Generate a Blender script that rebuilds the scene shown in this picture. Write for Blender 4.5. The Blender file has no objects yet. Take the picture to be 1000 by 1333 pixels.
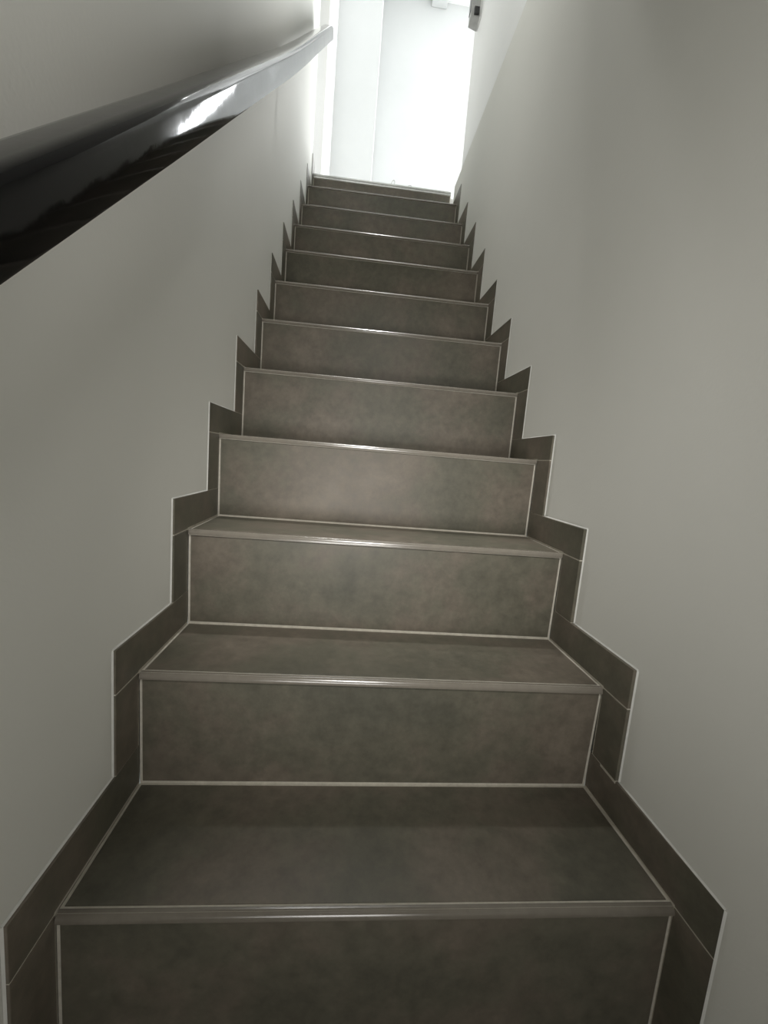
import bpy, bmesh, math, random
from mathutils import Vector, Matrix
scene = bpy.context.scene
C = scene.collection

# ------------------------------------------------------------------ camera
def camera():
    yaw, pitch, roll = 0.0938, -0.1268, 0.0812
    f = Vector((math.sin(yaw)*math.cos(pitch), math.cos(yaw)*math.cos(pitch), math.sin(pitch)))
    r = Vector((math.cos(yaw), -math.sin(yaw), 0)); u = r.cross(f)
    c, s = math.cos(roll), math.sin(roll)
    r2, u2 = c*r + s*u, -s*r + c*u
    cd = bpy.data.cameras.new('camera'); co = bpy.data.objects.new('camera', cd); C.objects.link(co)
    M = Matrix((r2, u2, -f)).transposed().to_4x4(); M.translation = Vector((-0.0835, -0.4479, 0.5672))
    co.matrix_world = M
    cd.sensor_fit = 'VERTICAL'; cd.sensor_height = 36; cd.lens = 36*529.5/1333; cd.clip_start = .02
    scene.camera = co
camera()

# ------------------------------------------------------------------ world, light, exposure
w = bpy.data.worlds.new('daylight'); scene.world = w; w.use_nodes = True
w.node_tree.nodes['Background'].inputs[0].default_value = (.80, .90, 1, 1)
w.node_tree.nodes['Background'].inputs[1].default_value = 1.0

def area(name, loc, target, sx, sy, power, col):
    l = bpy.data.lights.new(name, 'AREA'); l.shape = 'RECTANGLE'; l.size = sx; l.size_y = sy
    l.energy = power; l.color = col
    o = bpy.data.objects.new(name, l); C.objects.link(o); o.location = loc
    o.rotation_euler = (Vector(target)-Vector(loc)).to_track_quat('-Z', 'Y').to_euler()
    return o
def spot(name, loc, target, deg, blend, rad, power, col):
    l = bpy.data.lights.new(name, 'SPOT'); l.spot_size = math.radians(deg); l.spot_blend = blend; l.shadow_soft_size = rad
    l.energy = power; l.color = col
    o = bpy.data.objects.new(name, l); C.objects.link(o); o.location = loc
    o.rotation_euler = (Vector(target)-Vector(loc)).to_track_quat('-Z', 'Y').to_euler()
    return o
# daylight entering by the tall window in the back wall of the upper hall (hidden by the right stair wall)
area('window_daylight', (1.09, 3.76, 3.25), (1.09, 0, 3.25), .48, 1.9, 70, (.96, .98, 1))
# unseen fill spots added above the flight to brighten treads and risers
spot('upper_fill_spot', (0, 1.3, 4.6), (0, .9, 0), 26, 1, .1, 250, (1, .99, .97))
spot('upper_fill_spot', (-.25, 1.9, 4.6), (.4, .2, .6), 24, 1, .1, 80, (1, .99, .97))
# fill lights added behind the viewer to lift the risers and side walls
area('lower_fill_area', (0, -1.2, .1), (0, .6, .9), .3, .3, 2.2, (1, .98, .95))
spot('lower_fill_spot', (-.2, -1.1, .2), (.1, .5, .9), 75, 1, .15, 19, (1, .98, .95))
spot('lower_fill_spot', (.1, -1.8, .3), (-.05, .5, .75), 34, 1, .08, 24, (1, .98, .95))
spot('lower_fill_spot', (0, -.9, 1.6), (0, .5, .35), 40, 1, .15, 50, (1, .98, .95))
spot('lower_fill_spot', (0, -.9, 1.6), (0, .6, .6), 60, 1, .15, 17, (1, .98, .95))

scene.view_settings.view_transform = 'Standard'; scene.view_settings.look = 'None'
scene.view_settings.gamma = 1; scene.view_settings.use_curve_mapping = False
scene.view_settings.exposure = 0.26

# ------------------------------------------------------------------ materials
def mat(name, rough=.6, spec=.5):
    m = bpy.data.materials.new(name); m.use_nodes = True
    b = m.node_tree.nodes['Principled BSDF']; b.inputs['Roughness'].default_value = rough
    b.inputs['Specular IOR Level'].default_value = spec
    return m, m.node_tree, b
def noise(nt, scale, detail=4, rough=.55, vec=None):
    n = nt.nodes.new('ShaderNodeTexNoise'); n.inputs['Scale'].default_value = scale
    n.inputs['Detail'].default_value = detail; n.inputs['Roughness'].default_value = rough
    if vec: nt.links.new(vec, n.inputs['Vector'])
    return n
def ramp(nt, fac, stops):
    r = nt.nodes.new('ShaderNodeValToRGB'); nt.links.new(fac, r.inputs[0])
    e = r.color_ramp.elements
    e[0].position, e[0].color = stops[0][0], (*stops[0][1], 1)
    e[1].position, e[1].color = stops[-1][0], (*stops[-1][1], 1)
    for p, c in stops[1:-1]:
        k = e.new(p); k.color = (*c, 1)
    return r
def bump(nt, b, h, strength, dist):
    bp = nt.nodes.new('ShaderNodeBump'); bp.inputs['Strength'].default_value = strength
    bp.inputs['Distance'].default_value = dist
    nt.links.new(h, bp.inputs['Height']); nt.links.new(bp.outputs[0], b.inputs['Normal'])
def pos(nt):
    return nt.nodes.new('ShaderNodeNewGeometry').outputs['Position']

def plaster(name, c0, c1):
    m, nt, b = mat(name, .75, .3); P = pos(nt)
    n = noise(nt, 1.6, 5, .6, P)
    r = ramp(nt, n.outputs[0], [(.3, c0), (.7, c1)]); nt.links.new(r.outputs[0], b.inputs['Base Color'])
    f = noise(nt, 160, 3, .6, P); bump(nt, b, f.outputs[0], .12, .002)
    return m
M_HALL = plaster('hall_off_white', (.60, .61, .605), (.65, .66, .655))
M_STAIRWALL = plaster('greige_emulsion', (.75, .75, .70), (.785, .78, .73))
M_WHITE = plaster('white_emulsion', (.86, .865, .85), (.90, .90, .89))

def tile_mat():
    m, nt, b = mat('cement_look_porcelain', .42, .45); P = pos(nt)
    oi = nt.nodes.new('ShaderNodeObjectInfo')
    mul = nt.nodes.new('ShaderNodeVectorMath'); mul.operation = 'SCALE'; mul.inputs['Scale'].default_value = 13
    cx = nt.nodes.new('ShaderNodeCombineXYZ')
    for k in range(3): nt.links.new(oi.outputs['Random'], cx.inputs[k])
    nt.links.new(cx.outputs[0], mul.inputs[0])
    ad = nt.nodes.new('ShaderNodeVectorMath'); ad.operation = 'ADD'
    nt.links.new(P, ad.inputs[0]); nt.links.new(mul.outputs[0], ad.inputs[1]); V = ad.outputs[0]
    a = noise(nt, 4.5, 6, .62, V); c = noise(nt, 42, 6, .7, V)
    r = ramp(nt, a.outputs[0], [(.32, (.100, .096, .072)), (.46, (.132, .123, .092)), (.56, (.156, .134, .104)), (.70, (.200, .172, .134))])
    r2 = ramp(nt, c.outputs[0], [(.3, (.78, .78, .78)), (.7, (1.16, 1.16, 1.16))])
    mx = nt.nodes.new('ShaderNodeMix'); mx.data_type = 'RGBA'; mx.blend_type = 'MULTIPLY'; mx.inputs[0].default_value = 1
    nt.links.new(r.outputs[0], mx.inputs[6]); nt.links.new(r2.outputs[0], mx.inputs[7])
    nt.links.new(mx.outputs[2], b.inputs['Base Color'])
    rr = nt.nodes.new('ShaderNodeMapRange'); rr.inputs['To Min'].default_value = .34; rr.inputs['To Max'].default_value = .55
    nt.links.new(c.outputs[0], rr.inputs[0]); nt.links.new(rr.outputs[0], b.inputs['Roughness'])
    bump(nt, b, c.outputs[0], .10, .001)
    return m
M_TILE = tile_mat()
def grout():
    m, nt, b = mat('sand_grey_grout', .85, .2); n = noise(nt, 90, 4, .6, pos(nt))
    r = ramp(nt, n.outputs[0], [(.3, (.50, .47, .40)), (.7, (.62, .585, .505))]); nt.links.new(r.outputs[0], b.inputs['Base Color'])
    bump(nt, b, n.outputs[0], .3, .001); return m
M_GROUT = grout()
def flat(name, col, rough, metal=0, spec=.5, nscale=60, var=.06):
    m, nt, b = mat(name, rough, spec); b.inputs['Metallic'].default_value = metal
    n = noise(nt, nscale, 3, .6, pos(nt))
    r = ramp(nt, n.outputs[0], [(.3, tuple(x*(1-var) for x in col)), (.7, tuple(x*(1+var) for x in col))])
    nt.links.new(r.outputs[0], b.inputs['Base Color']); return m
M_NOSE = flat('glazed_edge_profile', (.20, .18, .148), .20, 0, .7)
M_ALU = flat('brushed_aluminium', (.62, .62, .60), .32, .9)
M_BEAD = flat('white_edge_bead', (.72, .72, .68), .6)
M_CREAM = flat('cream_gloss_paint', (.30, .295, .27), .4)
M_PLASTIC = flat('grey_plastic', (.42, .42, .41), .4)
M_DARK = flat('smoked_lens', (.015, .015, .015), .12)
M_STEEL = flat('steel_wire', (.30, .29, .27), .35, .8)
def black_paint():
    m, nt, b = mat('black_gloss_paint', .05, .25); P = pos(nt)
    b.inputs['Base Color'].default_value = (.0022, .0022, .0028, 1)
    sm = noise(nt, 9, 3, .5, P)
    r = nt.nodes.new('ShaderNodeMapRange'); r.inputs['From Min'].default_value = .35; r.inputs['From Max'].default_value = .7
    r.inputs['To Min'].default_value = .03; r.inputs['To Max'].default_value = .11
    nt.links.new(sm.outputs[0], r.inputs[0]); nt.links.new(r.outputs[0], b.inputs['Roughness'])
    n = noise(nt, 22, 4, .55, P); bump(nt, b, n.outputs[0], .05, .004)
    return m
M_BLACK = black_paint()
M_LACQ = flat('matt_grey_floor_tile', (.18, .17, .15), .5)

# ------------------------------------------------------------------ helpers
def link(name, bm, m, parent=None, smooth=False):
    me = bpy.data.meshes.new(name)
    bmesh.ops.recalc_face_normals(bm, faces=bm.faces)
    bm.to_mesh(me); bm.free(); me.materials.append(m)
    if smooth:
        for p in me.polygons: p.use_smooth = True
    o = bpy.data.objects.new(name, me); C.objects.link(o)
    if parent: o.parent = parent
    return o
def hexa(bm, v):
    """v: 8 corners; first four the bottom loop, last four the top loop"""
    vs = [bm.verts.new(p) for p in v]
    for f in ((3,2,1,0), (4,5,6,7), (0,1,5,4), (1,2,6,5), (2,3,7,6), (3,0,4,7)):
        bm.faces.new([vs[i] for i in f])
def box(bm, x0, x1, y0, y1, z0, z1):
    hexa(bm, [(x0,y0,z0),(x1,y0,z0),(x1,y1,z0),(x0,y1,z0),(x0,y0,z1),(x1,y0,z1),(x1,y1,z1),(x0,y1,z1)])
def bevel(bm, w, seg=1):
    bmesh.ops.recalc_face_normals(bm, faces=bm.faces)
    bmesh.ops.bevel(bm, geom=list(bm.edges), offset=w, segments=seg, affect='EDGES', profile=.5)
def boxobj(name, m, b, bev=0, parent=None, seg=1):
    bm = bmesh.new(); box(bm, *b)
    if bev: bevel(bm, bev, seg)
    return link(name, bm, m, parent)
def structure(o): o['kind'] = 'structure'; return o
def tag(o, label, cat, group=None):
    o['label'] = label; o['category'] = cat
    if group: o['group'] = group
    return o
def empty(name, loc=(0,0,0)):
    o = bpy.data.objects.new(name, None); C.objects.link(o); o.location = loc; o.empty_display_size = .1
    return o
def prism_x(bm, poly, x0, x1):
    """poly of (y, z) swept between x0 and x1"""
    a = [bm.verts.new((x0, y, z)) for y, z in poly]; b = [bm.verts.new((x1, y, z)) for y, z in poly]
    n = len(poly); bm.faces.new(a); bm.faces.new(b[::-1])
    for i in range(n): bm.faces.new((a[i], b[i], b[(i+1) % n], a[(i+1) % n]))

# ------------------------------------------------------------------ stair dimensions (metres)
T, R, SH, SW = .1931, .1978, .0640, .0627
mm = lambda l: [a/1000 for a in l]
dz = mm([-6.8, -2.7, 0.9, 5.1, 5.6, 3.3, -0.0, 1.4, -0.4, -4.4, -2.0, 0.0])
yL = mm([1.7, 5.6, 6.7, 1.0, 4.4, 8.0, 6.0, 7.0, 8.1, 7.5, 9.5, 6.0])
yR = mm([-5.2, 1.5, 0.0, -6.4, -9.4, -9.6, -8.6, -7.1, -7.1, -5.6, -7.9, -6.0])
xL = mm([1.2, 0.9, 1.0, -2.0, -0.3, 1.5, 0.5, 0.1, 0.2, -1.2, -0.6, -0.3])
xR = mm([2.3, -3.6, -4.4, -2.5, 1.8, 2.9, 2.9, 0.7, 0.0, -0.3, -0.4, -0.2])
bL = mm([3.2, 4.9, 4.8, 0.0, 0.0, 0.0, 0.0, 0.0, 0.0, 0.0, 0.0, 0.0])
bR = mm([7.4, 5.4, 2.6, 0.0, 0.0, 0.0, 0.0, 0.0, 0.0, 0.0, 0.0, 0.0])
wL = mm([-0.6, 0.0, -1.5, -4.0, -3.6, 1.8, 1.1, -0.6, 2.8, 0.8, 1.7, 0.0])
wR = mm([5.7, 2.0, 0.1, -3.0, -4.3, -0.1, -2.7, 1.9, -0.3, 0.7, 2.3, 0.0])
hL = mm([6.7, 5.0, 4.6, 1.5, 1.4, -1.6, -1.5, -0.5, -3.5, -2.4, -2.2, 0.0])
hR = mm([6.8, 4.1, 1.0, -3.9, -0.2, -3.6, -3.2, -4.0, -0.7, -1.0, -3.0, 0.0])
NS = 12
Z0 = -.236                          # lower floor
LAND = 2.147                       # height of the upper floor
z = [i*R + dz[i] for i in range(NS)]; z[11] = LAND
nose = {-1: [i*T + yL[i] for i in range(NS)], 1: [i*T + yR[i] for i in range(NS)]}
xf = {-1: [-.4 + v for v in xL], 1: [.4 + v for v in xR]}
sw = {-1: [SW - v for v in wL], 1: [SW - v for v in wR]}
sh = {-1: [SH + v for v in hL], 1: [SH + v for v in hR]}
bk = {-1: bL, 1: bR}
zz = lambda i: z[i] if i >= 0 else Z0
RB = .004                          # riser face sits this far behind the nosing
WX = .4045                          # wall face

# ------------------------------------------------------------------ the setting
FZ = Z0 - .002
HC = 4.73                          # ceiling of the upper hall
structure(boxobj('floor', M_LACQ, (-.56, .60, -1.9, .010, FZ-.1, FZ)))
M_PALE = flat('pale_floor_tile', (.55, .54, .51), .4)
structure(boxobj('floor.001', M_PALE, (-1.2, 1.9, 2.175, 4.0, LAND-.18, LAND)))
structure(boxobj('wall_left', M_STAIRWALL, (-WX-.15, -WX, -1.9, 2.09, FZ-.1, HC)))
structure(boxobj('wall_right', M_STAIRWALL, (WX, WX+.17, -1.9, 2.06, FZ-.1, LAND-.004), .002))
structure(boxobj('wall_right.001', M_WHITE, (WX+.028, WX+.17, -1.9, 2.05, LAND-.003, HC), .0015))
structure(boxobj('ceiling.001', M_WHITE, (-WX+.0003, WX-.0003, -1.899, .74, 2.17, 2.45)))
structure(boxobj('wall_stairhead', M_WHITE, (-WX+.0003, WX+.027, .62, .74, 2.451, HC-.001)))
structure(boxobj('wall_front', M_STAIRWALL, (-.56, .60, -2.0, -1.9, FZ-.1, HC)))
structure(boxobj('ceiling', M_WHITE, (-1.3, 2.0, -2.0, 4.0, HC, HC+.1)))
structure(boxobj('wall_pier', M_HALL, (-1.2, -.064, 3.27, 3.779, LAND+.001, HC-.001), .004))
structure(boxobj('wall_left.001', M_WHITE, (-WX-.14, -WX-.006, 2.571, 3.269, LAND+.001, HC-.001)))
structure(boxobj('trim_1', M_CREAM, (-WX-.14, -WX, 2.0905, 2.57, LAND+.001, HC-.001), .006, seg=2))
structure(boxobj('wall_hall_left', M_HALL, (-1.3, -1.2, 2.0, 4.0, LAND-.18, HC)))
structure(boxobj('wall_hall_front', M_WHITE, (-1.2, -WX-.151, 2.0, 2.0895, LAND-.18, HC)))
structure(boxobj('wall_hall_front.001', M_WHITE, (WX+.171, 1.9, 1.95, 2.06, LAND-.18, HC)))
structure(boxobj('trim_2', M_HALL, (.37, .51, 3.0, 3.779, HC-.055, HC-.001), .003))
structure(boxobj('wall_hall_right', M_HALL, (1.9, 2.0, 2.06, 3.78, LAND-.18, HC)))
# back wall of the upper hall with its window opening (hidden by the stair wall from the viewer)
W0, W1, WZ0, WZ1 = .83, 1.35, LAND+.10, LAND+2.10
bm = bmesh.new()
box(bm, -1.2, W0, 3.78, 3.9, LAND-.18, HC); box(bm, W1, 2.0, 3.78, 3.9, LAND-.18, HC)
box(bm, W0, W1, 3.78, 3.9, LAND-.18, WZ0); box(bm, W0, W1, 3.78, 3.9, WZ1, HC)
structure(link('wall_back', bm, M_HALL))
wo = Vector((W0, 3.84, WZ0)); wf = structure(empty('window_1', wo))
def wchild(name, b):
    bm = bmesh.new(); box(bm, *b); bevel(bm, .003)
    for v in bm.verts: v.co -= wo
    link(name, bm, M_WHITE, wf)
for b in ((W0+.001, W0+.05, 3.82, 3.88, WZ0+.001, WZ1-.001), (W1-.05, W1-.001, 3.82, 3.88, WZ0+.001, WZ1-.001),
          (W0+.051, W1-.051, 3.82, 3.88, WZ0+.001, WZ0+.05), (W0+.051, W1-.051, 3.82, 3.88, WZ1-.05, WZ1-.001)):
    wchild('window_frame', b)

# ------------------------------------------------------------------ staircase
stair = tag(empty('staircase', (0, 0, Z0)), 'narrow straight staircase in grey-brown cement-look tiles with pale grout, rising between two walls', 'staircase')
def local(bm, o=(0, 0, Z0)):
    for v in bm.verts: v.co -= Vector(o)
    return bm
GX = .0045                         # joint beside the wall
for i in range(NS):
    last = i == NS-1
    nl, nr = nose[-1][i], nose[1][i]
    if last: bl, br = nl+.045, nr+.045
    else: bl, br = nose[-1][i+1]+RB+bk[-1][i], nose[1][i+1]+RB+bk[1][i]
    rl, rr = nl+RB+(bk[-1][i-1] if i else .0), nr+RB+(bk[1][i-1] if i else .0)  # riser foot
    tl, tr = nl+RB, nr+RB                                                       # riser head
    zl, zt = zz(i-1), z[i]
    xl, xr = xf[-1][i], xf[1][i]
    # mortar core of the step
    bm = bmesh.new(); e = .0008
    hexa(bm, [(xl+.0005, rl+e, zl-.008), (xr-.0005, rr+e, zl-.008), (xr-.0005, br+e, zl-.008), (xl+.0005, bl+e, zl-.008),
              (xl+.0005, tl+e, zt-e), (xr-.0005, tr+e, zt-e), (xr-.0005, br+e, zt-e), (xl+.0005, bl+e, zt-e)])
    core = link('step', local(bm), M_GROUT, stair)
    # riser tile
    bm = bmesh.new(); d = .009
    zb, zh = zl+.0035, zt-(.021 if last else .0125)
    hexa(bm, [(xl+GX, rl, zb), (xr-GX, rr, zb), (xr-GX, rr+d, zb), (xl+GX, rl+d, zb),
              (xl+GX, tl, zh), (xr-GX, tr, zh), (xr-GX, tr+d, zh), (xl+GX, tl+d, zh)])
    bevel(bm, .0007); link('riser_tile', local(bm), M_TILE, core)
    # tread tile
    if not last:
        bm = bmesh.new(); f = .0127; g = .0035
        xbl, xbr = xf[-1][i+1], xf[1][i+1]
        hexa(bm, [(xl+GX, nl+f, zt-.010), (xr-GX, nr+f, zt-.010), (xbr-GX, br-g, zt-.010), (xbl+GX, bl-g, zt-.010),
                  (xl+GX, nl+f, zt), (xr-GX, nr+f, zt), (xbr-GX, br-g, zt), (xbl+GX, bl-g, zt)])
        bevel(bm, .0007); link('tread_tile', local(bm), M_TILE, core)
    # quarter-round nosing profile
    bm = bmesh.new(); r_ = .0085; prof = []
    for k in range(9):
        a = math.pi/2*k/8
        prof.append((r_-r_*math.sin(a), -r_+r_*math.cos(a)))
    prof = [(r_+.0012, 0)] + prof + [(0, -r_-.0022), (r_+.0012, -r_-.0022)]
    va = [bm.verts.new((xl+.0012, nl+a, zt+b)) for a, b in prof]; vb = [bm.verts.new((xr-.0012, nr+a, zt+b)) for a, b in prof]
    bm.faces.new(va); bm.faces.new(vb[::-1]); n = len(prof)
    for k in range(n): bm.faces.new((va[k], vb[k], vb[(k+1) % n], va[(k+1) % n]))
    if not last: link('nosing', local(bm), M_NOSE, core)
    else: bm.free()
# aluminium edge profile of the upper floor: ribbed front lip and a flat top flange
bm = bmesh.new(); nl, nr, xl, xr = nose[-1][11], nose[1][11], xf[-1][11], xf[1][11]
prof = [(.045, -.0003), (.045, .0035), (.002, .0035), (0, .0015), (0, -.006), (.003, -.007), (.003, -.010), (0, -.011), (0, -.0185), (.0033, -.0185), (.0033, -.0003)]
va = [bm.verts.new((xl+.001, nl+a, LAND+b)) for a, b in prof]; vb = [bm.verts.new((xr-.001, nr+a, LAND+b)) for a, b in prof]
bm.faces.new(va); bm.faces.new(vb[::-1]); n = len(prof)
for k in range(n): bm.faces.new((va[k], vb[k], vb[(k+1) % n], va[(k+1) % n]))
o = link('edge_profile', local(bm), M_ALU, stair); o['label'] = 'pale ribbed metal edge profile'

# ------------------------------------------------------------------ stepped tile skirtings
def skirting(side, name, n):
    s = side
    X0 = s*(WX-.0003)
    par = structure(empty(name, (X0, 0, Z0)))
    o3 = (X0, 0, Z0)
    mort = bmesh.new(); bead = bmesh.new()
    def slab(bm, pts, xa, xb):
        """pts: four (y, z, xface) corners; goes from xface+recess back to the wall"""
        a = [bm.verts.new((x, y, zc)) for y, zc, x in pts]; b = [bm.verts.new((xb, y, zc)) for y, zc, x in pts]
        m = len(pts); bm.faces.new(a); bm.faces.new(b[::-1])
        for k in range(m): bm.faces.new((a[k], b[k], b[(k+1) % m], a[(k+1) % m]))
    g = .0012
    outline = []
    for i in range(n):
        y0 = nose[s][i]; F = y0 - sw[s][i]; rear = (nose[s][i+1] + RB + bk[s][i] if i < 11 else y0+.05)
        nf = (nose[s][i+1]-sw[s][i+1]) if i < 11 else rear
        xa = xf[s][i]; xb_ = xf[s][min(i+1, 11)]
        top = z[i]+sh[s][i]; zb = zz(i-1)+(sh[s][i-1] if i else .002)
        # vertical piece in front of the riser (runs down onto the strip of the step below)
        bm = bmesh.new()
        slab(bm, [(F+.0003, zb+g, xa), (y0+.003, zb+g, xa+(xb_-xa)*(y0+.003-F)/(rear-F)), (y0+.003, z[i]-g, xa+(xb_-xa)*(y0+.003-F)/(rear-F)), (F+.0003, z[i]-g, xa)], 0, X0)
        bevel(bm, .0005); link('skirting_tile', local(bm, o3), M_TILE, par)
        # horizontal piece above the tread
        bm = bmesh.new()
        xm = lambda y: xa+(xb_-xa)*(y-F)/(rear-F)
        slab(bm, [(F, z[i]+g, xa), (y0+.002, z[i]+g, xm(y0+.002)), (y0+.003, z[i]+.003, xm(y0+.003)), (rear-.001, z[i]+.003, xm(rear-.001)), (rear-.001, top, xm(rear-.001)), (F, top, xa)], 0, X0)
        bevel(bm, .0005); link('skirting_tile', local(bm, o3), M_TILE, par)
        if i == 0:
            bm = bmesh.new(); zf = Z0
            slab(bm, [(-1.3, zf+.003, xa), (F-.002, zf+.003, xa), (F-.002, zf+SH, xa), (-1.3, zf+SH, xa)], 0, X0)
            bevel(bm, .0005); link('skirting_tile', local(bm, o3), M_TILE, par)
        rc = s*.0008
        slab(mort, [(F+.001, zb-(.004 if i else 0), xa+rc), (y0+.006, zb-(.004 if i else 0), xm(y0+.006)+rc), (y0+.006, top-.001, xm(y0+.006)+rc), (F+.001, top-.001, xa+rc)], 0, X0)
        slab(mort, [(y0+.006, z[i]-.006, xm(y0+.006)+rc), (rear+.001, z[i]-.006, xb_+rc), (rear+.001, top-.001, xb_+rc), (y0+.006, top-.001, xm(y0+.006)+rc)], 0, X0)
        outline += [(F, zb, xa), (F, top, xa)]
    # thin pale bead added where the tile edges meet the wall
    outline.append((rear, top, xb_))
    bw = .0022
    for a, b in zip(outline, outline[1:]):
        vert = abs(a[0]-b[0]) < 1e-6
        dy, dzz = (-bw, 0) if vert else (0, bw)
        pts = []
        for p in (a, b):
            ext = 0
            pts.append([(X0-s*.0022, p[0], p[1]), (X0, p[0], p[1]), (X0, p[0]+dy, p[1]+dzz)])
        va = [bead.verts.new(q) for q in pts[0]]; vb = [bead.verts.new(q) for q in pts[1]]
        bead.faces.new(va); bead.faces.new(vb[::-1])
        for k in range(3): bead.faces.new((va[k], vb[k], vb[(k+1) % 3], va[(k+1) % 3]))
    link('grout_bed', local(mort, o3), M_GROUT, par)
    link('edge_bead', local(bead, o3), M_BEAD, par)
skirting(-1, 'baseboard_left', 12)
skirting(1, 'baseboard_right', 11)

# ------------------------------------------------------------------ handrail
def handrail():
    st = [(-1.0, -.105), (-.6, .298), (-.152, .7265), (-.08, .7905), (-.019, .8475), (.071, .931), (.193, 1.048), (.46, 1.300), (.73, 1.553), (.996, 1.806), (1.4, 2.205), (1.885, 2.676)]
    zl_ = lambda y: next(a[1]+(b[1]-a[1])*(y-a[0])/(b[0]-a[0]) for a, b in zip(st, st[1:]) if y <= b[0]+1e-9)
    zi = lambda y: sum(zl_(min(max(y+d*.09, -1.0), 1.885))-.0*d for d in (-2, -1, 0, 1, 2))/5 if -.8 < y < 1.68 else zl_(y)
    base = (-WX, .4, 1.24)
    par = empty('handrail', base)
    tag(par, 'glossy black painted wooden handrail running up the left wall', 'handrail')
    bm = bmesh.new()
    x0, x1, h = -.364, -.310, .066
    def sec(y):
        zc = zi(y); out = []; r = .016; rb = .004
        pr = [(x0, -h), ]
        for k in range(3): a = math.pi/2*k/2; pr.append((x1-rb+rb*math.sin(a), -h+rb-rb*math.cos(a)))
        for k in range(7): a = math.pi/2*k/6; pr.append((x1-r+r*math.cos(a), -r+r*math.sin(a)))
        for k in range(5): a = math.pi/2*k/4; pr.append((x0+r-r*math.sin(a), -r+r*math.cos(a)))
        return [bm.verts.new((x, y, zc+d)) for x, d in pr]
    N = 60; ys = [-1.0+(1.885+1.0)*k/N for k in range(N+1)]
    ss = [sec(y) for y in ys]; n = len(ss[0])
    for a, b in zip(ss, ss[1:]):
        for k in range(n): bm.faces.new((a[k], b[k], b[(k+1) % n], a[(k+1) % n]))
    # end is cut roughly square to the run
    for v in ss[-1]:
        k = -(v.co.z - zi(1.885))*.45; v.co.y += k; v.co.z += k*.97
    bm.faces.new(ss[0]); bm.faces.new(ss[-1][::-1])
    o = link('rail', local(bm, base), M_BLACK, par, True)
    me = o.data
    me.set_sharp_from_angle(angle=math.radians(40))
    for y in (-.75, 1.1):
        b2 = bmesh.new(); zc = zi(y)-h+.012
        box(b2, -.4044, -.362, y-.016, y+.016, zc-.010, zc+.012); bevel(b2, .003, 2)
        link('bracket', local(b2, base), M_BLACK, par)
handrail()

# ------------------------------------------------------------------ small fixture on the right wall
def fixture():
    base = (WX+.028, 1.955, 2.86)
    par = tag(empty('wall_sensor', base), 'small grey plastic sensor housing with a dark lens, high on the right wall corner', 'sensor')
    X = WX+.0275
    bm = bmesh.new()
    # tapered housing standing off the wall, its lower end chamfered
    prism = [(-.028, .0), (.030, -.012), (.034, .30), (-.028, .30)]
    a = [(X-.006, 1.955+y, 2.865+zc) for y, zc in prism]; b = [(X-.052, 1.955+y*.8, 2.872+zc) for y, zc in prism]
    va = [bm.verts.new(p) for p in a]; vb = [bm.verts.new(p) for p in b]
    bm.faces.new(va); bm.faces.new(vb[::-1])
    for k in range(4): bm.faces.new((va[k], vb[k], vb[(k+1) % 4], va[(k+1) % 4]))
    bevel(bm, .003, 2); link('housing', local(bm, base), M_PLASTIC, par)
    bm = bmesh.new(); box(bm, X-.006, X+.0003, 1.925, 1.99, 2.86, 3.17); bevel(bm, .002)
    link('back_plate', local(bm, base), M_WHITE, par)
    bm = bmesh.new(); box(bm, X-.036, X-.010, 1.9200, 1.937, 2.877, 2.912); bevel(bm, .002)
    link('lens', local(bm, base), M_DARK, par)
    bm = bmesh.new(); box(bm, X-.0545, X-.049, 1.94, 1.972, 2.90, 3.14); bevel(bm, .001)
    link('side_slot', local(bm, base), M_DARK, par)
fixture()

# ------------------------------------------------------------------ two wire ends above the threshold
def wire(name, pts, rad, label):
    cu = bpy.data.curves.new(name, 'CURVE'); cu.dimensions = '3D'; cu.bevel_depth = rad; cu.bevel_resolution = 3; cu.use_fill_caps = True
    sp = cu.splines.new('BEZIER'); sp.bezier_points.add(len(pts)-1)
    for p, c in zip(sp.bezier_points, pts):
        p.co = c; p.handle_left_type = p.handle_right_type = 'AUTO'
    o = bpy.data.objects.new(name, cu); C.objects.link(o)
    dg = bpy.context.evaluated_depsgraph_get(); me = bpy.data.meshes.new_from_object(o.evaluated_get(dg))
    bpy.data.objects.remove(o); me.name = name; me.materials.clear(); me.materials.append(M_STEEL)
    r = bpy.data.objects.new(name, me); C.objects.link(r); r['label'] = label; r['category'] = 'wire'
    return r
zt = LAND+.0045
wire('wire_hook', [(.045, 2.142, zt), (.050, 2.142, zt+.018), (.062, 2.143, zt+.030), (.066, 2.143, zt+.024), (.062, 2.144, zt)], .0014, 'small bent wire hook standing on the metal edge of the top step')
wire('wire_end', [(.130, 2.142, zt+.001), (.145, 2.143, zt+.010), (.160, 2.144, zt+.016), (.168, 2.144, zt+.012)], .0011, 'thin flat wire end lying right of the bent hook on the top edge')
